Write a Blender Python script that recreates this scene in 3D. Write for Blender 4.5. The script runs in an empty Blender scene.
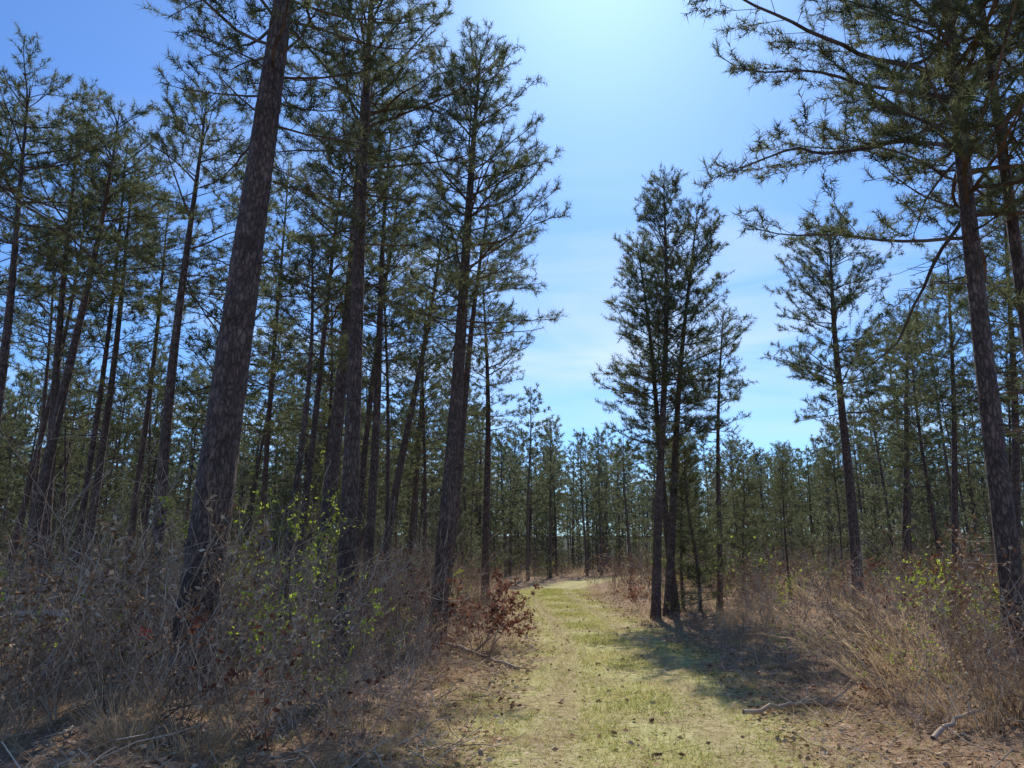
import bpy, math, numpy as np
from math import radians, sin, cos, tan, pi
rng = np.random.default_rng(11)
CAM_H=1.6; F=740.0; P=radians(13.2)
SUN_EL=radians(46); SUN_AZ=radians(8)

# ---------------------------------------------------------------- helpers
def ray(px,py):
    a=(px-512)/F; u=(384-py)/F
    return np.array([a, cos(P)-u*sin(P), sin(P)+u*cos(P)])
def at(px,py,D):
    r=ray(px,py); k=D/r[1]
    return np.array([r[0]*k, D, CAM_H+r[2]*k])
def to_px(x,y,z):
    z=z-CAM_H
    f=y*cos(P)+z*sin(P); u=-y*sin(P)+z*cos(P)
    return 512+F*x/f, 384-F*u/f
PY=np.array([-20,0,6.4,10,14,20,32,42,50,60,75,100,400.])
PX=np.array([0.6,0.7,1.05,1.4,1.75,1.85,1.6,2.3,4.2,8,15,28,200.])
def path_x(y): return np.interp(y,PY,PX)
def gh(x,y):
    x=np.asarray(x,float); y=np.asarray(y,float)
    d=np.abs(x-path_x(y))
    side=np.clip((d-1.7)/2.5,0,1); side=side*side*(3-2*side)
    n=0.07*np.sin(x*0.9+1.3)*np.sin(y*0.7)+0.05*np.sin(x*2.1+y*1.3)+0.03*np.sin(x*3.7-y*2.9+2)
    r=np.sqrt(x*x+y*y); hill=np.clip((r-110)/160,0,1)**1.5*9
    return side*(0.10+n)+0.012*np.sin(x*2.3+0.5)*np.sin(y*1.7)+0.03*np.sin(y*0.25)+hill
def nrm(v): return v/np.maximum(np.linalg.norm(v,axis=-1,keepdims=True),1e-9)

class MB:
    def __init__(s): s.v=[];s.t=[];s.q=[];s.tm=[];s.qm=[];s.n=0
    def add(s,V,F_,mat):
        V=np.asarray(V,float).reshape(-1,3); F_=np.asarray(F_,int)
        (s.t if F_.shape[1]==3 else s.q).append(F_+s.n)
        (s.tm if F_.shape[1]==3 else s.qm).append(np.full(len(F_),mat) if np.isscalar(mat) else mat)
        s.v.append(V); s.n+=len(V)
    def prisms(s,P0,P1,r0,r1,mat,k=3):
        P0=np.asarray(P0,float).reshape(-1,3);P1=np.asarray(P1,float).reshape(-1,3);N=len(P0)
        if N==0:return
        r0=np.broadcast_to(np.asarray(r0,float),(N,));r1=np.broadcast_to(np.asarray(r1,float),(N,))
        d=nrm(P1-P0); ref=np.where(np.abs(d[:,2:3])>0.9,np.array([[1.,0,0]]),np.array([[0,0,1.]]))
        u=nrm(np.cross(d,ref)); w=np.cross(d,u)
        if k==1:
            a0=np.linspace(0,40,N)[:,None]; sd=u*np.cos(a0)+w*np.sin(a0)
            V=np.stack([P0-sd*r0[:,None],P0+sd*r0[:,None],P1+sd*r1[:,None],P1-sd*r1[:,None]],1)
            s.add(V,np.arange(N*4).reshape(-1,4),mat); return
        a=np.arange(k)*2*pi/k
        ring=u[:,None]*np.cos(a)[None,:,None]+w[:,None]*np.sin(a)[None,:,None]
        V=np.concatenate([P0[:,None]+ring*r0[:,None,None],P1[:,None]+ring*r1[:,None,None]],1)
        i=np.arange(k); j=(i+1)%k
        Fq=np.stack([i,j,j+k,i+k],1)
        Fq=(Fq[None]+(np.arange(N)*2*k)[:,None,None]).reshape(-1,4)
        s.add(V,Fq,mat)
    def tube(s,C,R,k,mat,noise=0,rg=None,flute=0):
        C=np.asarray(C,float);n=len(C)
        d=nrm(np.gradient(C,axis=0)); u=nrm(np.cross(d,np.array([0.,1,0.03]))); w=np.cross(d,u)
        a=np.arange(k)*2*pi/k
        Rr=np.repeat(np.asarray(R)[:,None],k,1)
        if noise: Rr=Rr*(1+noise*rg.standard_normal((n,k)).clip(-1.5,1.5))
        if flute:
            h=np.arange(n)[:,None]
            Rr=Rr*(1+flute*np.exp(-h*0.05)*np.sin(a*5+1)[None])
        V=C[:,None]+(u[:,None]*np.cos(a)[None,:,None]+w[:,None]*np.sin(a)[None,:,None])*Rr[:,:,None]
        i=np.arange(n-1)[:,None]*k; j=np.arange(k)[None]; j2=(j+1)%k
        Fq=np.stack([i+j,i+j2,i+k+j2,i+k+j],-1).reshape(-1,4)
        s.add(V,Fq,mat)
        s.add(np.concatenate([V[-1],C[-1:]]),np.stack([np.arange(k),(np.arange(k)+1)%k,np.full(k,k)],1),mat)
    def needles(s,B,D,L,W,mat,rg):
        N=len(B)
        side=nrm(np.cross(D,rg.standard_normal((N,3))))*(np.asarray(W)/2).reshape(-1,1)
        V=np.stack([B-side,B+side,B+D*np.asarray(L).reshape(-1,1)],1)
        s.add(V,np.arange(N*3).reshape(-1,3),mat)
    def leaves(s,B,D,L,W,mat,rg,flat=None):
        N=len(B)
        ref=rg.standard_normal((N,3)) if flat is None else np.tile([[0,0,1.]],(N,1))+flat*rg.standard_normal((N,3))
        side=nrm(np.cross(D,ref))*(np.asarray(W)/2).reshape(-1,1)
        L=np.asarray(L).reshape(-1,1)
        V=np.stack([B,B+D*L*0.5+side,B+D*L,B+D*L*0.5-side],1)
        s.add(V,np.arange(N*4).reshape(-1,4),mat)
    def blades(s,B,D,L,W,bend,mat,rg,n=4):
        N=len(B); L=np.asarray(L).reshape(-1,1)
        side=nrm(np.cross(D,rg.standard_normal((N,3))))
        rows=[]
        for i in range(n+1):
            t=i/n; c=B+D*L*t+bend*(t*t)
            w=(np.asarray(W)/2).reshape(-1,1)*(1-t*0.85)
            rows+= [c-side*w,c+side*w]
        V=np.stack(rows,1)
        k=np.arange(n)*2
        Fq=np.stack([k,k+1,k+3,k+2],1)
        Fq=(Fq[None]+(np.arange(N)*2*(n+1))[:,None,None]).reshape(-1,4)
        s.add(V,Fq,mat)
    def pack(s):
        s.v=[np.concatenate(s.v)]
        s.t=[np.concatenate(s.t)] if s.t else []; s.q=[np.concatenate(s.q)] if s.q else []
        s.tm=[np.concatenate(s.tm)] if s.tm else []; s.qm=[np.concatenate(s.qm)] if s.qm else []
        return s
    def merge(s,o,loc,rz,sc,tx=0,ty=0):
        V=o.v[0]*sc
        c_,s_=cos(rz),sin(rz)
        x=V[:,0]*c_-V[:,1]*s_+V[:,2]*tx; y=V[:,0]*s_+V[:,1]*c_+V[:,2]*ty
        V=np.stack([x+loc[0],y+loc[1],V[:,2]+loc[2]],1)
        if o.t: s.t.append(o.t[0]+s.n); s.tm.append(o.tm[0])
        if o.q: s.q.append(o.q[0]+s.n); s.qm.append(o.qm[0])
        s.v.append(V); s.n+=len(V)
    def build(s,name,mats,smooth=(0,)):
        me=bpy.data.meshes.new(name)
        V=np.concatenate(s.v).astype(np.float32)
        T=np.concatenate(s.t) if s.t else np.zeros((0,3),int)
        Q=np.concatenate(s.q) if s.q else np.zeros((0,4),int)
        me.vertices.add(len(V)); me.vertices.foreach_set('co',V.ravel())
        nl=len(T)*3+len(Q)*4
        me.loops.add(nl); me.loops.foreach_set('vertex_index',np.concatenate([T.ravel(),Q.ravel()]).astype(np.int32))
        me.polygons.add(len(T)+len(Q))
        ls=np.concatenate([np.arange(len(T))*3,len(T)*3+np.arange(len(Q))*4]).astype(np.int32)
        me.polygons.foreach_set('loop_start',ls)
        mi=np.concatenate(([*s.tm] if s.tm else [])+([*s.qm] if s.qm else [])).astype(np.int32)
        me.polygons.foreach_set('material_index',mi)
        me.polygons.foreach_set('use_smooth',np.isin(mi,list(smooth)))
        for m in mats: me.materials.append(m)
        me.update(calc_edges=True)
        return me

def put(name,me,loc=(0,0,0),rot=(0,0,0),sc=1,parent=None):
    o=bpy.data.objects.new(name,me); bpy.context.scene.collection.objects.link(o)
    o.location=loc; o.rotation_euler=rot
    o.scale=(sc,sc,sc) if np.isscalar(sc) else sc
    if parent: o.parent=parent
    return o
def empty(name):
    return put(name,None)

# ---------------------------------------------------------------- materials
def mat_new(name):
    m=bpy.data.materials.new(name); m.use_nodes=True; nt=m.node_tree; nt.nodes.clear()
    return m,nt,nt.nodes,nt.links
def N(nodes,t,**kw):
    n=nodes.new(t)
    for k,v in kw.items(): setattr(n,k,v)
    return n
def ramp(nodes,stops):
    r=nodes.new('ShaderNodeValToRGB'); e=r.color_ramp.elements
    while len(e)<len(stops): e.new(0.5)
    for i,(p,c) in enumerate(stops): e[i].position=p; e[i].color=(*c,1)
    return r
def leaf_mat(name,stops,transl=0.4,nscale=1.2,tcol=1.2):
    m,nt,nd,lk=mat_new(name)
    geo=N(nd,'ShaderNodeNewGeometry')
    nz=N(nd,'ShaderNodeTexNoise'); nz.inputs['Scale'].default_value=nscale; nz.inputs['Detail'].default_value=1
    lk.new(geo.outputs['Position'],nz.inputs['Vector'])
    a=N(nd,'ShaderNodeMath',operation='MULTIPLY_ADD'); a.inputs[1].default_value=0.55
    lk.new(geo.outputs['Random Per Island'],a.inputs[0])
    c=N(nd,'ShaderNodeMath',operation='MULTIPLY_ADD'); c.inputs[1].default_value=0.9; c.inputs[2].default_value=-0.2
    lk.new(nz.outputs['Fac'],c.inputs[0]); lk.new(c.outputs[0],a.inputs[2])
    r=ramp(nd,stops); lk.new(a.outputs[0],r.inputs[0])
    p=N(nd,'ShaderNodeBsdfDiffuse'); lk.new(r.outputs[0],p.inputs['Color']); out=p.outputs[0]
    if transl:
        t=N(nd,'ShaderNodeBsdfTranslucent')
        g=N(nd,'ShaderNodeVectorMath',operation='SCALE'); g.inputs['Scale'].default_value=tcol
        lk.new(r.outputs[0],g.inputs[0]); lk.new(g.outputs[0],t.inputs['Color'])
        mx=N(nd,'ShaderNodeMixShader'); mx.inputs[0].default_value=transl
        lk.new(out,mx.inputs[1]); lk.new(t.outputs[0],mx.inputs[2]); out=mx.outputs[0]
    o=N(nd,'ShaderNodeOutputMaterial'); lk.new(out,o.inputs['Surface'])
    return m
def bark_mat(name,plate,crev,sc=(16,16,5),bump=0.6):
    m,nt,nd,lk=mat_new(name)
    tc=N(nd,'ShaderNodeTexCoord'); mp=N(nd,'ShaderNodeMapping'); mp.inputs['Scale'].default_value=sc
    lk.new(tc.outputs['Object'],mp.inputs['Vector'])
    nz=N(nd,'ShaderNodeTexNoise'); nz.inputs['Scale'].default_value=1.1; nz.inputs['Detail'].default_value=7; nz.inputs['Roughness'].default_value=.65
    lk.new(mp.outputs[0],nz.inputs['Vector'])
    mixv=N(nd,'ShaderNodeVectorMath',operation='MULTIPLY_ADD'); mixv.inputs[1].default_value=(1.8,1.8,1.8)
    lk.new(nz.outputs['Color'],mixv.inputs[0]); lk.new(mp.outputs[0],mixv.inputs[2])
    vo=N(nd,'ShaderNodeTexVoronoi',feature='DISTANCE_TO_EDGE'); vo.inputs['Scale'].default_value=1
    lk.new(mixv.outputs[0],vo.inputs['Vector'])
    r=ramp(nd,[(0.0,crev),(0.12,tuple(0.6*a+.4*b for a,b in zip(plate,crev))),(0.3,plate)])
    lk.new(vo.outputs['Distance'],r.inputs[0])
    n2=N(nd,'ShaderNodeTexNoise'); n2.inputs['Scale'].default_value=5; n2.inputs['Detail'].default_value=8; n2.inputs['Roughness'].default_value=.7
    lk.new(tc.outputs['Object'],n2.inputs['Vector'])
    r2=ramp(nd,[(0.3,(0.45,0.38,0.34)),(0.7,(1.5,1.45,1.4))]); lk.new(n2.outputs['Fac'],r2.inputs[0])
    mu=N(nd,'ShaderNodeMix',data_type='RGBA',blend_type='MULTIPLY'); mu.inputs[0].default_value=1
    lk.new(r.outputs[0],mu.inputs[6]); lk.new(r2.outputs[0],mu.inputs[7])
    p=N(nd,'ShaderNodeBsdfPrincipled'); p.inputs['Roughness'].default_value=0.7; p.inputs['Specular IOR Level'].default_value=0.4
    lk.new(mu.outputs[2],p.inputs['Base Color'])
    h=N(nd,'ShaderNodeMath',operation='MULTIPLY_ADD'); h.inputs[1].default_value=0.5
    lk.new(nz.outputs['Fac'],h.inputs[0])
    mn=N(nd,'ShaderNodeMath',operation='MINIMUM'); mn.inputs[1].default_value=0.25; lk.new(vo.outputs['Distance'],mn.inputs[0])
    lk.new(mn.outputs[0],h.inputs[2])
    bp=N(nd,'ShaderNodeBump'); bp.inputs['Strength'].default_value=bump; bp.inputs['Distance'].default_value=0.06
    lk.new(h.outputs[0],bp.inputs['Height']); lk.new(bp.outputs[0],p.inputs['Normal'])
    o=N(nd,'ShaderNodeOutputMaterial'); lk.new(p.outputs[0],o.inputs['Surface'])
    return m
M_bark=bark_mat('pine_bark',(0.18,0.128,0.11),(0.04,0.029,0.025),sc=(20,20,6.5),bump=.8)
M_twig=leaf_mat('branch_bark',[(.2,(0.075,0.055,0.045)),(.8,(0.16,0.12,0.095))],0,2)
M_grey=leaf_mat('shrub_bark',[(.1,(0.13,0.088,0.062)),(.45,(0.30,0.215,0.15)),(.8,(0.58,0.47,0.36))],0,1.6)
M_fbark=leaf_mat('distant_bark',[(.2,(0.08,0.06,0.052)),(.8,(0.17,0.135,0.115))],0,2)
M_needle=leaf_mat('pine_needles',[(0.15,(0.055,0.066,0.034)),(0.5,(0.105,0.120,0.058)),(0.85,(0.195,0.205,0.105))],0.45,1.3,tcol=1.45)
M_fneedle=leaf_mat('distant_pine_needles',[(0.15,(0.08,0.09,0.05)),(0.5,(0.135,0.15,0.08)),(0.85,(0.21,0.22,0.13))],0.42,.6,tcol=1.4)  # lighter, greyer than the near needles: distance haze put into the colour
M_dry=leaf_mat('dry_grass_blades',[(0.1,(0.25,0.16,0.085)),(0.5,(0.46,0.33,0.19)),(0.9,(0.68,0.54,0.36))],0.42,0.8)
M_green=leaf_mat('grass_blades',[(0.1,(0.17,0.21,0.045)),(0.45,(0.35,0.37,0.09)),(0.6,(0.52,0.45,0.18)),(0.95,(0.68,0.56,0.33))],0.45,0.9)
M_spring=leaf_mat('spring_leaves',[(0.1,(0.20,0.27,0.03)),(0.6,(0.38,0.46,0.05)),(0.9,(0.52,0.58,0.12))],0.55,1.5)
M_red=leaf_mat('dead_oak_leaves',[(0.1,(0.09,0.035,0.024)),(0.5,(0.17,0.07,0.046)),(0.9,(0.30,0.16,0.10))],0.4,1.5)
M_litter=leaf_mat('leaf_litter_leaves',[(0.1,(0.12,0.065,0.038)),(0.5,(0.31,0.185,0.108)),(0.85,(0.64,0.48,0.32))],0,1.0)

# ---------------------------------------------------------------- pine generator
def pine(seed,H,r0,cb,R,lean=(0,0),whorl=4,step=0.40,tn=18,nw=0.012,nl=0.155,k=12,ring=0.35,dead=14,sub_step=0.22,noise=0.0,wob=0.12,top_round=0.5,tk=3,tlen=.105):
    rg=np.random.default_rng(seed); mb=MB()
    ph=rg.uniform(0,6,4)
    def c(z):
        t=np.asarray(z,float)/H
        x=lean[0]*t+wob*(np.sin(t*5+ph[0])-np.sin(ph[0]))*t**0.5
        y=lean[1]*t+wob*(np.sin(t*4+ph[1])-np.sin(ph[1]))*t**0.5
        return np.stack([x,y,np.asarray(z,float)],-1)
    def rad(z):
        t=np.asarray(z,float)/H
        return r0*(np.clip(1-t,0,1)**0.72)*(1+0.25*np.exp(-np.asarray(z,float)/0.25))+0.008
    zs=np.arange(-0.3,H+ring*0.5,ring); zs[-1]=H
    zc=np.maximum(zs,0); C=c(zc); C[:,2]=zs
    mb.tube(C,rad(zc),k,0,noise,rg,flute=0.05 if k>14 else 0)
    S0=[];S1=[];R0=[];R1=[]; TP=[];TA=[]
    def seg(a,b,ra,rb): S0.append(a);S1.append(b);R0.append(ra);R1.append(rb)
    def branch(z,az,el,L,foli,r):
        d=np.array([cos(az)*cos(el),sin(az)*cos(el),sin(el)])
        p=c(z); n=max(4,int(L/0.28)); ds=L/n
        up=rg.uniform(-0.02,0.10)
        pts=[p];dirs=[d]
        for i in range(n):
            d=nrm(d+np.array([0,0,up])+rg.normal(0,0.12,3)); p=p+d*ds; pts.append(p);dirs.append(d)
        for i in range(n):
            ra=r*(1-i/n)**0.8+0.004; rb=r*(1-(i+1)/n)**0.8+0.004; seg(pts[i],pts[i+1],ra,rb)
        s=max(0.2*L,0.15)+rg.uniform(0,0.1); sd=1 if rg.random()<0.5 else -1
        while s<L:
            f=s/L*n; i=min(int(f),n-1); q=pts[i]+(pts[i+1]-pts[i])*(f-i); dd=dirs[i+1]
            ang=sd*radians(rg.uniform(28,62)); sd=-sd
            ca,sa=cos(ang),sin(ang)
            e=np.array([dd[0]*ca-dd[1]*sa,dd[0]*sa+dd[1]*ca,dd[2]*0.6+rg.uniform(-0.2,0.5)]); e=e/np.linalg.norm(e)
            sl=min(1.1,(0.2+0.42*(1-s/L)*L)*rg.uniform(0.6,1.25))
            q2=q+e*sl*0.5; e2=nrm(e+rg.normal(0,0.15,3)+np.array([0,0,0.1])); q3=q2+e2*sl*0.5
            seg(q,q2,0.006,0.0045); seg(q2,q3,0.0045,0.003)
            if foli>rg.random():
                m=max(1,int(sl/tlen+.5))
                for j in range(m):
                    tt=0.3+0.7*(j+rg.random())/m
                    b=q+(q2-q)*tt*2 if tt<0.5 else q2+(q3-q2)*(tt-0.5)*2
                    ax=nrm(e2+rg.normal(0,0.7,3)+np.array([0,0,0.3])); tl=rg.uniform(0.06,0.24)
                    seg(b,b+ax*tl,0.0035,0.0025); TP.append(b+ax*tl); TA.append(ax)
                TP.append(q3);TA.append(e2)
            elif foli==0 and sl>0.3:
                ax=nrm(e2+rg.normal(0,0.7,3)); seg(q2,q2+ax*sl*0.4,0.004,0.002)
            s+=sub_step*rg.uniform(0.7,1.4)
        if foli>0: TP.append(pts[-1]);TA.append(dirs[-1])
    z=cb; az0=rg.uniform(0,6)
    while z<H-0.25:
        u=(z-cb)/(H-cb)
        nb=max(2,int(whorl+rg.uniform(-1,1.2)))
        az0+=rg.uniform(0.8,1.6)
        for b in range(nb):
            az=az0+b*2*pi/nb+rg.normal(0,0.3)
            L=R*((1-u)**top_round)*(0.6+0.4*min(1,u*3.5))*rg.choice([rg.uniform(0.85,1.15),rg.uniform(0.4,0.8)],p=[0.5,0.5])+0.15
            el=radians(-4+48*u**0.9+rg.normal(0,11))
            fol=1.0 if u>0.08 else 0.7
            branch(z+rg.uniform(-0.12,0.12),az,el,L,fol,0.005+0.008*L)
        z+=step*rg.uniform(0.6,1.4)*(1-0.35*u)
    TP.append(c(H));TA.append(np.array([0,0,1.]))
    for i in range(dead):
        zz=cb*rg.uniform(0.45,1.0)
        branch(zz,rg.uniform(0,2*pi),radians(rg.uniform(-25,15)),rg.uniform(0.3,1.0)*min(R*0.5,1.3),0,0.010)
    mb.prisms(S0,S1,R0,R1,1,tk)
    TP=np.array(TP);TA=np.array(TA)
    B=np.repeat(TP,tn,0); A=np.repeat(TA,tn,0)
    r=nrm(rg.standard_normal((len(B),3)))
    D=nrm(A*0.6+r*0.95+np.array([0,0,0.1])); B=B-A*rg.uniform(0,0.2,(len(B),1))
    mb.needles(B,D,nl*rg.uniform(0.6,1.15,len(B)),nw*rg.uniform(0.7,1.2,len(B)),2,rg)
    return mb.pack()
PM=[M_bark,M_twig,M_needle]

# ---------------------------------------------------------------- hero pines
def hero(seed,b,t,D,wpx,cb_y,Rm,H=None,**kw):
    A=at(b[0],b[1],D); T=at(t[0],t[1],D)
    g=float(gh(A[0],D))
    sl=(T[0]-A[0])/(T[2]-A[2])
    bx=A[0]-(A[2]-g)*sl
    Ht=(T[2]-g) if H is None else H
    cb=at(512,cb_y,D)[2]-g
    r0=wpx/F*D*0.5*0.90
    if D>15.5: kw=dict(dict(tn=14,nw=.016,tlen=.12,tk=1),**kw)
    me=pine(seed,Ht,r0,cb,Rm,lean=(sl*Ht,0),**kw).build('pine_tree',PM)
    return put('pine_tree',me,(bx,D,g))
near=dict(k=32,ring=0.07,noise=0.022)
hero(1,(200,600),(283,0),9.0,45,125,2.9,H=15.5,wob=0.03,dead=10,**near)
hero(2,(345,600),(376,0),12.5,20,245,2.9,H=14.6,wob=0.05,k=24,ring=0.1,noise=0.02,step=.38)
hero(3,(440,600),(484,52),15,19,335,2.9,wob=0.05,k=20,ring=0.15,noise=0.015,dead=20,top_round=.45,step=.38)
hero(4,(322,560),(366,60),17,18,260,2.7,wob=0.1)
hero(5,(283,600),(306,240),14.5,9,350,1.6)
hero(6,(155,580),(204,100),17,14,280,2.8)
hero(7,(40,500),(112,110),18,13,280,2.9,top_round=.4)
hero(8,(48,500),(80,130),20,12,270,2.7)
hero(9,(88,540),(135,180),21,10,320,2.4)
hero(10,(-8,420),(38,90),16,13,260,2.9,top_round=.4)
hero(11,(368,560),(398,110),19,11,280,2.3)
hero(12,(452,540),(494,190),22,11,330,2.2)
hero(13,(485,560),(482,280),27,9,430,2.2)
hero(14,(130,540),(168,210),24,8,340,2.2)
hero(15,(384,560),(440,210),23,10,340,2.1)
# right group
cl=dict(top_round=.5,whorl=4.4,tn=16)
hero(21,(656,610),(662,178),21,10,450,2.7,dead=8,step=0.42,**cl)
hero(22,(668,610),(696,212),21.9,9,430,2.4,dead=6,**cl)
hero(23,(676,610),(634,240),22.8,8,480,2.1,dead=6,**cl)
hero(24,(720,600),(724,310),23,6,440,1.3,dead=10)
hero(25,(858,585),(833,228),25,12,425,3.4,top_round=0.35,step=0.40,whorl=4.3,dead=16,tn=17)
hero(26,(1018,640),(945,0),9.6,24,240,4.9,H=14.2,wob=0.04,k=28,ring=0.08,noise=0.02,step=0.36,dead=14,tn=20,sub_step=.19)
hero(27,(1062,560),(974,0),11,18,190,3.8,H=14.5,wob=0.04,k=24,ring=0.1,noise=0.02,step=0.42)
hero(28,(955,540),(948,250),26,8,430,2.4)
hero(29,(1015,560),(1010,190),24,10,400,3.0)
hero(30,(905,560),(912,300),33,8,450,2.6)
hero(31,(1050,600),(1040,200),17,11,420,2.9)
YP=pine(40,5.0,0.05,0.3,1.15,step=0.3,dead=0,tn=16).build('young_pine_tree',PM)
for x,D in ((700,22),(683,24),(746,27)):
    a=at(x,600,D); put('young_pine_tree',YP,(a[0],D,float(gh(a[0],D))),(0,0,x),0.95)

# ---------------------------------------------------------------- forest variants (mass)
VAR=[]
for i,(H,R,cbf) in enumerate([(12,2.3,.48),(13,2.5,.54),(12,2.0,.40),(14,2.6,.54),(11,2.1,.35)]):
    VAR.append((pine(100+i,H,rng.uniform(.085,.11),H*cbf,R,lean=(rng.uniform(-.6,.6),rng.uniform(-.5,.5)),tn=12,nw=0.021,nl=0.18,k=8,ring=0.6,sub_step=0.28,dead=16,tk=1,tlen=.18,top_round=.42).build('forest_pine',PM),H))
# slender suppressed trees of the mid-storey
SLIM=[(pine(130+i,9,.045,9*cbf,1.1,lean=(rng.uniform(-.8,.8),rng.uniform(-.4,.4)),tn=12,nw=0.02,nl=0.18,k=7,ring=0.6,sub_step=0.28,dead=14,tk=1,tlen=.2,whorl=3).build('slender_pine',PM),9) for i,cbf in enumerate((.5,.62,.35))]
FAR=[]
for i,(H,R,cbf) in enumerate([(12,2.4,.28),(13,2.6,.4),(12,2.7,.22),(11,2.3,.32)]):
    FAR.append((pine(200+i,H,rng.uniform(.10,.14),H*cbf,R,tn=9,nw=0.055,nl=0.28,k=5,ring=2.4,sub_step=0.5,dead=3,step=0.55,whorl=3.8,tk=1,tlen=.38),H))
YPF=pine(210,5,.05,.3,1.4,tn=8,nw=0.04,nl=0.25,k=5,ring=1.2,sub_step=0.4,dead=0,step=0.4,tk=1,tlen=.3)
SKX=[-400,0,150,250,380,450,500,520,540,560,590,700,740,780,820,870,900,960,1024,1500]
SKY_=[80,100,120,130,190,235,290,335,385,425,425,425,430,445,440,390,290,240,210,160]
forest=empty('pine_forest'); pts=[]
farm=MB()
def ok(x,y,dmin):
    for a,b in pts[-900:]:
        if (a-x)**2+(b-y)**2<dmin*dmin: return False
    return True
cn=cf=0
for it in range(9000):
    y=18+ (rng.random()**1.05)*105; x=rng.uniform(-0.8,0.8)*y+rng.uniform(-6,6)
    d=x-path_x(y)
    if abs(d)<3.0+0.012*y or abs(x)>62: continue
    right=d>0
    if right and y<26 and x<14: continue
    if right and y<45 and (x/y)<0.50 : 
        if rng.random()<0.93: continue
    dm=(2.6 if not right else 2.9)+0.010*y+rng.exponential(.9)
    if not ok(x,y,dm): continue
    px,_=to_px(x,y,0.)
    sk=np.interp(px,SKX,SKY_)
    isn=y<46
    me,H=(VAR if isn else FAR)[rng.integers(0,5 if isn else 4)]
    if isn and rng.random()<.25: me,H=SLIM[rng.integers(0,3)]
    s=rng.uniform(0.75,1.25)*(1 if y<50 else 1.18)
    zmax=at(px,sk,y)[2]
    if H*s>zmax: s=zmax/H*rng.uniform(0.82,1.0)
    if s<0.45: continue
    pts.append((x,y)); g=float(gh(x,y))-.03
    if isn: put('forest_pine',me,(x,y,g),(rng.normal(0,.035),rng.normal(0,.035),rng.uniform(0,6.28)),(s*rng.uniform(.9,1.1),s*rng.uniform(.9,1.1),s),forest); cn+=1
    else: farm.merge(me,(x,y,g),rng.uniform(0,6.28),s,rng.normal(0,.025),rng.normal(0,.025)); cf+=1
for it in range(420):
    y=rng.uniform(118,180); x=rng.uniform(-0.9,0.9)*y
    me,H=FAR[rng.integers(0,4)]; s=rng.uniform(0.9,1.4)
    farm.merge(me,(x,y,float(gh(x,y))),rng.uniform(0,6.28),s); cf+=1
for it in range(800):
    y=rng.uniform(30,135); x=rng.uniform(-0.85,0.85)*y
    if abs(x-path_x(y))<3.4: continue
    if x>0 and y<50 and rng.random()<.6: continue
    farm.merge(YPF,(x,y,float(gh(x,y))),rng.uniform(0,6.28),rng.uniform(.3,.95)); cf+=1
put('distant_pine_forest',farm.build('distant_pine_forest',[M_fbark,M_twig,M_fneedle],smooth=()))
print('forest near',cn,'far',cf)

# ---------------------------------------------------------------- undergrowth generators
def bare_shrub(seed,H=1.3,stems=6,spread=0.5,leaf=0,nleaf=0,leafL=0.05,r=0.006,droop=0.0,k=3,rmin=.0018):
    rg=np.random.default_rng(seed); mb=MB(); S0=[];S1=[];R0=[];R1=[];tips=[];tdir=[]
    def grow(p,d,L,r,lev):
        n=max(2,int(L/0.15)); ds=L/n
        for i in range(n):
            d=nrm(d+rg.normal(0,0.16,3)+np.array([0,0,0.04-droop*i/n])); q=p+d*ds
            ra=r*(1-0.75*i/n);rb=r*(1-0.75*(i+1)/n); S0.append(p);S1.append(q);R0.append(max(ra,rmin));R1.append(max(rb,rmin*.9)); p=q
            if lev<2 and i>0 and rg.random()<(0.75 if lev==0 else 0.4):
                e=nrm(d+rg.normal(0,0.6,3)); grow(p,e,L*rg.uniform(0.3,0.6)*(1-0.4*i/n),ra*0.6,lev+1)
            if lev>=1: tips.append(p);tdir.append(d)
    for s in range(stems):
        a=rg.uniform(0,2*pi); sp=rg.uniform(0.1,spread)
        grow(np.array([cos(a)*0.08,sin(a)*0.08,-0.03]),nrm(np.array([cos(a)*sp,sin(a)*sp,1.])),H*rg.uniform(0.6,1.1),r,0)
    mb.prisms(S0,S1,R0,R1,0,k)
    if leaf and nleaf:
        T=np.array(tips);Dd=np.array(tdir); i=rg.integers(0,len(T),nleaf)
        B=T[i]+rg.normal(0,0.015,(nleaf,3)); D=nrm(Dd[i]*0.3+rg.standard_normal((nleaf,3))*0.7+np.array([0,0,-0.2]))
        mb.leaves(B,D,leafL*rg.uniform(.6,1.2,nleaf),leafL*0.5*rg.uniform(.6,1.2,nleaf),leaf,rg)
    return mb.pack()
def grass_tuft(seed,n=90,H=0.8,rad=0.15,w=0.005,lean=(0,0),plume=False,seg=4):
    rg=np.random.default_rng(seed); mb=MB()
    a=rg.uniform(0,2*pi,n); rr=rad*np.sqrt(rg.random(n))
    B=np.stack([rr*np.cos(a),rr*np.sin(a),np.full(n,-0.02)],1)
    D=nrm(np.stack([np.cos(a)*rg.uniform(0,.5,n)+lean[0],np.sin(a)*rg.uniform(0,.5,n)+lean[1],np.ones(n)],1))
    L=H*rg.uniform(0.35,1.1,n)
    bend=np.stack([D[:,0]*L*0.5,D[:,1]*L*0.5,-L*rg.uniform(0.05,0.45,n)],1)
    mb.blades(B,D,L,np.full(n,w),bend,4,rg,seg)
    if plume:
        m=n//3; tip=B[:m]+D[:m]*L[:m,None]+bend[:m]; Bt=np.repeat(tip,18,0)
        dd=nrm(np.repeat(D[:m]+bend[:m]*2,18,0)); back=rg.uniform(0,0.3,(len(Bt),1))
        mb.needles(Bt-dd*back,nrm(dd+rg.normal(0,.35,Bt.shape)),np.full(len(Bt),.09),np.full(len(Bt),.006),4,rg)
    return mb.pack()
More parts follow.
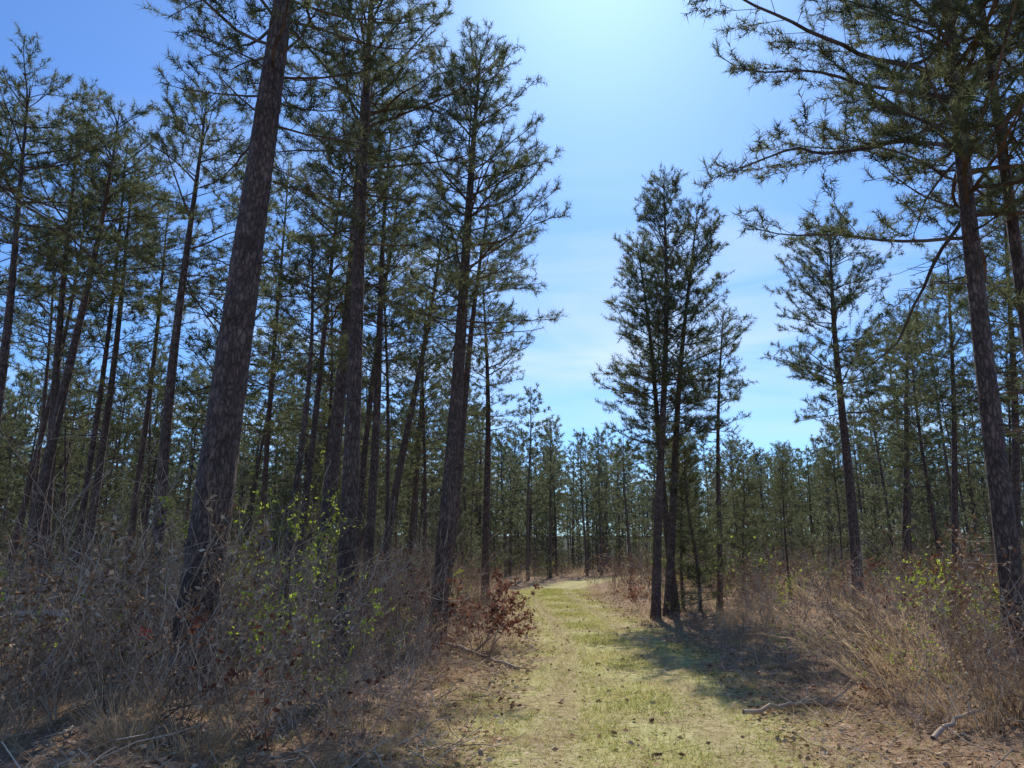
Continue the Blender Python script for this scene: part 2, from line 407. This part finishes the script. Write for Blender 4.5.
# material slots for all undergrowth: 0 bark 1 litter-leaf 2 red 3 spring 4 dry grass
UM=[M_grey,M_litter,M_red,M_spring,M_dry]
def mkshr(k,rmin,o):
    L=[bare_shrub(300+o+i,H=rng.uniform(0.9,1.6),stems=int(rng.integers(4,9)),spread=rng.uniform(.5,1.1),k=k,rmin=rmin) for i in range(5)]
    L+=[bare_shrub(320+o+i,H=1.3,stems=6,spread=.8,leaf=1,nleaf=300,leafL=.055,k=k,rmin=rmin) for i in range(4)]
    L+=[bare_shrub(330+o+i,H=1.2,stems=8,spread=1.2,droop=0.2,k=k,rmin=rmin) for i in range(3)]
    L+=[bare_shrub(334+o,H=1.2,stems=6,spread=.8,leaf=3,nleaf=150,leafL=.04,k=k,rmin=rmin)]
    L+=[bare_shrub(336+o,H=0.9,stems=7,spread=1.,leaf=2,nleaf=180,leafL=.065,k=k,rmin=rmin)]
    return L
SHR=mkshr(3,.0019,0)
SHF=[bare_shrub(400+i,H=1.2,stems=5,spread=.8,k=1,rmin=.005,leaf=(0,1,1,3)[i%4],nleaf=70,leafL=.09) for i in range(6)]
TALL=[bare_shrub(340+i,H=rng.uniform(2.3,3.6),stems=int(rng.integers(1,4)),spread=.25,r=.012,rmin=.0022) for i in range(4)]
TALF=[bare_shrub(440+i,H=rng.uniform(2.3,3.6),stems=int(rng.integers(1,4)),spread=.25,r=.014,k=1,rmin=.005) for i in range(3)]
GR=[grass_tuft(350+i,n=110,H=rng.uniform(.55,.95),rad=.25) for i in range(4)]+[grass_tuft(356+i,n=90,H=1.15,rad=.15,plume=True,lean=(-.25,0)) for i in range(2)]
GRF=[grass_tuft(450+i,n=40,H=.9,rad=.3,w=.016,seg=2) for i in range(3)]
GREENS=[bare_shrub(370+i,H=1.3,stems=5,spread=.6,leaf=3,nleaf=480,leafL=.055,k=1,rmin=.002) for i in range(2)]
REDS=[bare_shrub(380+i,H=1.15,stems=7,spread=.8,leaf=2,nleaf=420,leafL=.10,r=.008) for i in range(2)]
BRU=MB(); GRA=MB(); BRF=MB()
def scatter(n,ymin,ymax,side,lo,hi,meshes,tgt,smin,smax,pw=1.6):
    for _ in range(n):
        y=ymin+(rng.random()**pw)*(ymax-ymin)
        off=lo+rng.random()**1.2*(hi-lo)*(0.4+0.6*min(1,y/30))
        x=path_x(y)+side*off
        if abs(x)>0.8*y+2: continue
        s=rng.uniform(smin,smax)
        edge=min(1,0.45+(off-lo)/2.5)
        tgt.merge(meshes[rng.integers(0,len(meshes))],(x,y,float(gh(x,y))),rng.uniform(0,6.28),s*edge,rng.normal(0,.22),rng.normal(0,.22))
scatter(400,6.5,30,-1,2.2,16,SHR,BRU,.5,1.45)
scatter(210,6.0,30,-1,2.0,16,GR,GRA,.35,.85)
scatter(75,8,30,-1,2.8,14,TALL,BRU,.6,1.25,1.2)
scatter(340,7.2,32,1,2.3,17,SHR,BRU,.55,1.4)
scatter(260,7,32,1,2.2,17,GR,GRA,.5,1.0)
scatter(36,10,32,1,4,16,TALL,BRU,.6,1.0,1.2)
for sd in (-1,1):
    scatter(450,28,95,sd,1.9,50,SHF,BRF,1.0,1.9,1.3)
    scatter(360,28,95,sd,1.8,50,GRF,BRF,.9,1.5,1.3)
    scatter(80,28,90,sd,3,45,TALF,BRF,.9,1.5,1.2)
scatter(28,9,45,-1,2.8,16,GREENS,BRU,.35,1.0)
scatter(24,8.5,45,1,3.4,16,GREENS,BRU,.35,.9)
scatter(12,12,45,-1,2.5,16,REDS,BRU,.5,.9)
put('underbrush',BRU.build('underbrush',UM,smooth=())); put('tall_dry_grass',GRA.build('tall_dry_grass',UM,smooth=())); put('distant_underbrush',BRF.build('distant_underbrush',UM,smooth=()))
CACHE={}
def place(nm,mb,px,py,D,sc=1,rz=0):
    if id(mb) not in CACHE: CACHE[id(mb)]=mb.build(nm,UM,smooth=())
    a=at(px,py,D); return put(nm,CACHE[id(mb)],(a[0],D,float(gh(a[0],D))),(0,0,rz),sc)
place('oak_shrub',REDS[0],485,600,14,1.15); place('oak_shrub',REDS[1],508,600,15,.8,2); place('oak_shrub',REDS[1],478,600,13.5,.9,4)
place('oak_shrub',REDS[1],640,600,24,.8,1)
yg=bare_shrub(390,H=2.3,stems=4,spread=.35,leaf=3,nleaf=1300,leafL=.055,r=.012)
place('leafy_sapling',yg,246,600,11,1.05); place('leafy_sapling',yg,262,600,13,1.0,1.5)
place('leafy_sapling',yg,975,600,9.5,.62,2); place('leafy_shrub',GREENS[0],945,600,11,1.0,1); place('leafy_shrub',GREENS[0],1000,600,10,.9,3)
place('leafy_shrub',GREENS[1],345,600,8.2,.5,1)
place('bare_sapling',TALL[0],415,600,13,1.2); place('bare_sapling',TALL[1],10,600,9,1.2)
place('bare_sapling',TALL[2],290,600,10,1.0,2); place('bare_sapling',TALL[3],820,600,14,.9)
place('bare_sapling',TALL[2],60,600,11,1.1,4); place('bare_sapling',TALL[0],130,600,12,.9,3); place('bare_sapling',TALL[3],425,600,14.5,1.2,1)
for i,x in enumerate((880,905,925,890,862)): place('broomsedge_grass',GR[4+i%2],x,600,8.6+i*.6,1.15,rng.uniform(-.5,.5))

# ---------------------------------------------------------------- fallen wood
def stick(name,p0,p1,r0,r1,seed,subs=4):
    rg=np.random.default_rng(seed); mb=MB(); p0=np.array(p0,float);p1=np.array(p1,float)
    n=14;t=np.linspace(0,1,n)[:,None]; C=p0+(p1-p0)*t+rg.normal(0,.012,(n,3)); C[:,2]+=0.03*np.sin(t[:,0]*5)
    mb.tube(C,np.linspace(r0,r1,n),10,0,.05,rg)
    L=np.linalg.norm(p1-p0)
    for i in range(subs):
        q=C[int(rg.integers(4,n-1))]; d=nrm((p1-p0)/L+rg.normal(0,.6,3)); l=L*rg.uniform(.15,.35)
        m=q+d*l*.5; e=q+d*l+rg.normal(0,.05,3); e[2]=max(e[2],.03)
        mb.prisms([q,m],[m,e],[r1,r1*.7],[r1*.7,r1*.3],0,5)
    put(name,mb.build(name,[M_grey]))
def G(px,py,dz=0.05):
    r=ray(px,py); k=-CAM_H/r[2]; x,y=r[0]*k,r[1]*k; return (x,y,float(gh(x,y))+dz)
stick('fallen_branch',(-6.6,8.3,.9),(-5.3,9.2,1.0),.05,.03,1,3)
stick('fallen_branch',G(-10,735,.12),G(70,695,.25),.045,.03,2,2)
stick('fallen_branch',G(20,705,.1),G(150,660,.45),.03,.015,3,4)
stick('fallen_branch',G(745,722),G(850,708),.024,.010,4,5)
stick('fallen_branch',G(935,752),G(1010,728,.15),.022,.01,5,4)
stick('fallen_branch',G(905,690,.08),G(1005,685,.08),.05,.035,6,2)
stick('fallen_branch',G(230,720,.15),G(330,650,.6),.014,.006,7,4)
stick('fallen_branch',G(430,650,.06),G(520,672,.06),.035,.02,8,3)
rg=np.random.default_rng(5); mb=MB(); S0=[];S1=[];R0=[]
for i in range(1300):
    y=rg.uniform(4.6,13); x=path_x(y)-1.5-rg.random()**1.3*7.5
    if rg.random()<.35: y=rg.uniform(5.0,14); x=path_x(y)+rg.uniform(1.6,7)
    a=rg.uniform(0,pi); L=rg.uniform(.12,.4)+rg.exponential(.25); L=min(L,1.3); g=float(gh(x,y))
    d=np.array([cos(a),sin(a),rg.uniform(-.05,.45)]); p=np.array([x,y,g+.02]); r=rg.uniform(.0018,.0065)
    for j in range(4):
        q=p+nrm(d+rg.normal(0,.22,3))*L/4; S0.append(p);S1.append(q);R0.append(r); p=q
mb.prisms(S0,S1,R0,np.array(R0)*.85,0,4); put('fallen_twigs',mb.build('fallen_twigs',[M_grey]))
# survey flag
mb=MB(); rg=np.random.default_rng(3)
mb.prisms([[0,0,0]],[[0.02,0,.75]],[.003],[.003],0,5)
u,v=np.meshgrid(np.linspace(0,1,7),np.linspace(0,1,5)); V=np.stack([0.02+u*.11,0.02*np.sin(u*6),.68+v*.08-.03*u],-1).reshape(-1,3)
f=[[j*7+i,j*7+i+1,(j+1)*7+i+1,(j+1)*7+i] for j in range(4) for i in range(6)]; mb.add(V,f,1)
mr,nt,nd,lk=mat_new('flag_plastic'); p=N(nd,'ShaderNodeBsdfPrincipled'); p.inputs['Base Color'].default_value=(.75,.05,.03,1); p.inputs['Roughness'].default_value=.4
o=N(nd,'ShaderNodeOutputMaterial'); lk.new(p.outputs[0],o.inputs[0])
a=at(140,600,7.4); put('marker_flag',mb.build('marker_flag',[M_grey,mr]),(a[0],7.4,float(gh(a[0],7.4))))

# ---------------------------------------------------------------- ground
def axis(lo,hi,f0,f1,step,grow=1.12):
    a=list(np.arange(f0,f1,step)); s=step
    while a[-1]<hi: s*=grow; a.append(a[-1]+s)
    s=step
    while a[0]>lo: s*=grow; a.insert(0,a[0]-s)
    return np.array(a)
xs=axis(-900,900,-12,14,.12); ys=axis(-60,1200,3,30,.14)
X,Y=np.meshgrid(xs,ys); Z=gh(X,Y)
rg=np.random.default_rng(9); Z=Z+rg.normal(0,.006,Z.shape)
mb=MB(); nx=len(xs); i,j=np.meshgrid(np.arange(nx-1),np.arange(len(ys)-1)); b=j*nx+i
mb.add(np.stack([X,Y,Z],-1),np.stack([b,b+1,b+nx+1,b+nx],-1).reshape(-1,4),0)
m,nt,nd,lk=mat_new('forest_floor')
at_=N(nd,'ShaderNodeAttribute',attribute_name='lateral'); geo=N(nd,'ShaderNodeNewGeometry')
def noise(s,det=5,rough=.6):
    n=N(nd,'ShaderNodeTexNoise'); n.inputs['Scale'].default_value=s; n.inputs['Detail'].default_value=det; n.inputs['Roughness'].default_value=rough
    lk.new(geo.outputs['Position'],n.inputs['Vector']); return n
def mth(op,a,b=None,c=None):
    n=N(nd,'ShaderNodeMath',operation=op)
    for k_,v_ in enumerate((a,b,c)):
        if v_ is None: continue
        if isinstance(v_,(int,float)): n.inputs[k_].default_value=v_
        else: lk.new(v_,n.inputs[k_])
    return n.outputs[0]
def mrange(src,a,b,c,d):
    n=N(nd,'ShaderNodeMapRange'); lk.new(src,n.inputs[0])
    for i_,v_ in enumerate((a,b,c,d)): n.inputs[i_+1].default_value=v_
    return n.outputs[0]
def mix(f,a,b,bt='MIX'):
    n=N(nd,'ShaderNodeMix',data_type='RGBA',blend_type=bt)
    if isinstance(f,(int,float)): n.inputs[0].default_value=f
    else: lk.new(f,n.inputs[0])
    lk.new(a,n.inputs[6]); lk.new(b,n.inputs[7]); return n.outputs[2]
lat=at_.outputs['Fac']
n1=noise(1.1,5); n2=noise(14,6,.7); n3=noise(60,4,.7); n4=noise(0.35,3)
litter=ramp(nd,[(.25,(.09,.052,.032)),(.5,(.29,.185,.115)),(.75,(.55,.42,.29))]); lk.new(n2.outputs['Fac'],litter.inputs[0])
grass=ramp(nd,[(.28,(.24,.24,.075)),(.5,(.47,.43,.18)),(.75,(.68,.58,.34))]); lk.new(n2.outputs['Fac'],grass.inputs[0])
ab=mth('ABSOLUTE',lat); wob=mth('MULTIPLY_ADD',n1.outputs['Fac'],2.2,-1.1); e=mth('ADD',ab,wob)
edge=mrange(e,1.0,1.9,1,0)
tr=mth('ABSOLUTE',mth('ADD',ab,-0.75)); trk=mrange(tr,.05,.4,1.1,0)
patch=mrange(n1.outputs['Fac'],.48,.64,0,1)
keep=mth('SUBTRACT',1.0,mth('MAXIMUM',mth('MULTIPLY',trk,n4.outputs['Fac']),mth('MULTIPLY',patch,.7)))
fac=mth('MULTIPLY',edge,keep)
col=mix(fac,litter.outputs[0],grass.outputs[0])
fine=ramp(nd,[(.3,(.55,.55,.55)),(.7,(1.3,1.3,1.3))]); lk.new(n3.outputs['Fac'],fine.inputs[0])
col=mix(1.0,col,fine.outputs[0],'MULTIPLY')
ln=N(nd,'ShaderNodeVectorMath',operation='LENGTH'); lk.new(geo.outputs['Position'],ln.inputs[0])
canopy_shade=ramp(nd,[(.3,(.022,.028,.015)),(.7,(.06,.065,.035))]); lk.new(n1.outputs['Fac'],canopy_shade.inputs[0])  # dark olive for far ground: tree shade painted into the floor, with canopy colour
col=mix(mrange(ln.outputs['Value'],75,125,0,1),col,canopy_shade.outputs[0])
p=N(nd,'ShaderNodeBsdfPrincipled'); p.inputs['Roughness'].default_value=.95; p.inputs['Specular IOR Level'].default_value=.1
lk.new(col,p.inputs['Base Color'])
bp=N(nd,'ShaderNodeBump'); bp.inputs['Strength'].default_value=.6; bp.inputs['Distance'].default_value=.03
lk.new(mth('ADD',n2.outputs['Fac'],mth('MULTIPLY',n3.outputs['Fac'],.5)),bp.inputs['Height']); lk.new(bp.outputs[0],p.inputs['Normal'])
o=N(nd,'ShaderNodeOutputMaterial'); lk.new(p.outputs[0],o.inputs[0])
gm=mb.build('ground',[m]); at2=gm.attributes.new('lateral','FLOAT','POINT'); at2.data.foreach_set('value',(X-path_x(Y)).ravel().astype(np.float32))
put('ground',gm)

rg=np.random.default_rng(21)
def spread(n,ymin,ymax,latfn,pw=2.0):
    y=ymin+rg.random(n)**pw*(ymax-ymin); l=latfn(n); x=path_x(y)+l; return x,y,gh(x,y)
mb=MB()
n=90000; x,y,g=spread(n,4.5,40,lambda n: rg.normal(0,.95,n))
l=np.abs(x-path_x(y)); kp=(rg.random(n)<np.where(np.abs(l-.75)<.22,.4,1))&((np.sin(x*2.3+1)*np.sin(y*1.9)+rg.normal(0,.5,n))>-.25); x,y,g=x[kp],y[kp],g[kp]; n=len(x)
a=rg.uniform(0,2*pi,n); D=nrm(np.stack([np.cos(a)*.7,np.sin(a)*.7,rg.uniform(.3,1.2,n)],1)); L=rg.uniform(.03,.085,n)*(1+y/60)
mb.needles(np.stack([x,y,g-.005],1),D,L,.0045*(1+y/12),0,rg)
cx,cy,_=spread(160,4.6,16,lambda n: rg.choice([-1,1],n,p=[.6,.4])*(1.3+np.abs(rg.normal(0,1.6,n))))
i=rg.integers(0,160,9000); x=cx[i]+rg.normal(0,.09,9000); y=cy[i]+rg.normal(0,.09,9000); g=gh(x,y); a=rg.uniform(0,2*pi,9000)
D=nrm(np.stack([np.cos(a)*.6,np.sin(a)*.6,rg.uniform(.4,1.2,9000)],1)); mb.needles(np.stack([x,y,g-.005],1),D,rg.uniform(.04,.13,9000),.005,0,rg)
put('path_grass',mb.build('path_grass',[M_green],smooth=()))
mb=MB()
n=60000; x,y,g=spread(n,4.2,34,lambda n: np.where(rg.random(n)<.14,rg.uniform(-1.6,1.6,n),rg.choice([-1,1],n)*(1.2+np.abs(rg.normal(0,3.5,n)))))
a=rg.uniform(0,2*pi,n); D=nrm(np.stack([np.cos(a),np.sin(a),rg.normal(.10,.22,n)],1)); isl=rg.random(n)<.4
isl&=(np.abs(x-path_x(y))>1.2)|(rg.random(n)<.35)
L=np.where(isl,rg.uniform(.03,.08,n),rg.uniform(.10,.2,n)); W=np.where(isl,L*.55,.004)*(1+y/40)
mb.leaves(np.stack([x,y,g+rg.uniform(.004,.035,n)],1),D,L,W,0,rg,flat=.45)
put('leaf_litter',mb.build('leaf_litter',[M_litter],smooth=()))
mb=MB(); n=9000; x,y,g=spread(n,4.5,26,lambda n: rg.choice([-1,1],n,p=[.55,.45])*(1.5+np.abs(rg.normal(0,2.6,n))))
a=rg.uniform(0,2*pi,n); D=nrm(np.stack([np.cos(a)*.5,np.sin(a)*.5,np.ones(n)],1)); L=rg.uniform(.08,.38,n)
mb.blades(np.stack([x,y,g-.01],1),D,L,np.full(n,.005),np.stack([D[:,0]*L*.6,D[:,1]*L*.6,-L*.3],1),0,rg,3)
put('verge_grass',mb.build('verge_grass',[M_dry],smooth=()))
mb=MB()
for i in range(10):
    y=rg.uniform(5,13); x=path_x(y)+rg.uniform(-3,3); g=float(gh(x,y))+.03; a=rg.uniform(0,6)
    d=np.array([cos(a),sin(a),.1]); C=np.array([x,y,g])
    for j in range(7):
        m_=14; t=rg.uniform(0,1,m_); an=rg.uniform(0,6.28,m_); s_=np.array([-d[1],d[0],0]); u_=np.array([0,0,1.])
        rr=s_*np.cos(an)[:,None]+u_*np.sin(an)[:,None]; B=C+d*(t[:,None]*.09-.045)
        mb.leaves(B,nrm(rr+d*.4),.024*(1.1-t*.6),.016*np.ones(m_),0,rg)
put('pine_cones',mb.build('pine_cones',[M_litter],smooth=()))

# ---------------------------------------------------------------- world, sun, camera
w=bpy.data.worlds.new('World'); bpy.context.scene.world=w; w.use_nodes=True; nt=w.node_tree; nd=nt.nodes; lk=nt.links; nd.clear()
sky=N(nd,'ShaderNodeTexSky',sky_type='NISHITA'); sky.sun_disc=False; sky.sun_elevation=SUN_EL; sky.sun_rotation=SUN_AZ
sky.air_density=1.0; sky.dust_density=0.6; sky.ozone_density=3.0; sky.altitude=200
tint=N(nd,'ShaderNodeMix',data_type='RGBA',blend_type='MULTIPLY'); tint.inputs[0].default_value=1; tint.inputs[7].default_value=(.55,.82,1.16,1); lk.new(sky.outputs[0],tint.inputs[6])
tc=N(nd,'ShaderNodeTexCoord'); mp=N(nd,'ShaderNodeMapping'); mp.inputs['Scale'].default_value=(1.2,1.2,6); mp.inputs['Rotation'].default_value=(0,.35,0)
lk.new(tc.outputs['Generated'],mp.inputs['Vector'])
nz=N(nd,'ShaderNodeTexNoise'); nz.inputs['Scale'].default_value=2.2; nz.inputs['Detail'].default_value=7; nz.inputs['Distortion'].default_value=.6
lk.new(mp.outputs[0],nz.inputs['Vector'])
cr=ramp(nd,[(.46,(0,0,0)),(.78,(1,1,1))]); lk.new(nz.outputs['Fac'],cr.inputs[0])
sx=N(nd,'ShaderNodeSeparateXYZ'); lk.new(tc.outputs['Generated'],sx.inputs[0])
hr=N(nd,'ShaderNodeMapRange'); hr.inputs[1].default_value=.52; hr.inputs[2].default_value=.28; hr.inputs[3].default_value=0; hr.inputs[4].default_value=.7; lk.new(sx.outputs['Z'],hr.inputs[0])
ml=N(nd,'ShaderNodeMath',operation='MULTIPLY'); lk.new(cr.outputs[0],ml.inputs[0]); lk.new(hr.outputs[0],ml.inputs[1])
mx=N(nd,'ShaderNodeMix',data_type='RGBA'); lk.new(ml.outputs[0],mx.inputs[0]); lk.new(tint.outputs[2],mx.inputs[6]); mx.inputs[7].default_value=(6.0,6.7,7.2,1)
bg=N(nd,'ShaderNodeBackground'); bg.inputs['Strength'].default_value=.15; lk.new(mx.outputs[2],bg.inputs[0])
o=N(nd,'ShaderNodeOutputWorld'); lk.new(bg.outputs[0],o.inputs[0])
sd=bpy.data.lights.new('sun','SUN'); sd.energy=5.0; sd.angle=radians(.5); sd.color=(1,.95,.85)
so=bpy.data.objects.new('sun',sd); bpy.context.scene.collection.objects.link(so)
so.rotation_euler=(pi/2-SUN_EL,0,pi-SUN_AZ)   # shines from beyond the path back toward the camera
so.location=(0,0,60)
cd=bpy.data.cameras.new('camera'); cd.sensor_width=36; cd.lens=26; cd.clip_end=3000; cd.clip_start=.05
co=bpy.data.objects.new('camera',cd); bpy.context.scene.collection.objects.link(co); co.location=(0,0,CAM_H); co.rotation_euler=(pi/2+P,0,0)
bpy.context.scene.camera=co
vs=bpy.context.scene.view_settings; vs.view_transform='Standard'; vs.look='None'; vs.exposure=0
from mathutils import Vector
bpy.context.view_layer.update()
print('toward sun', so.matrix_world.to_3x3()@Vector((0,0,1)))
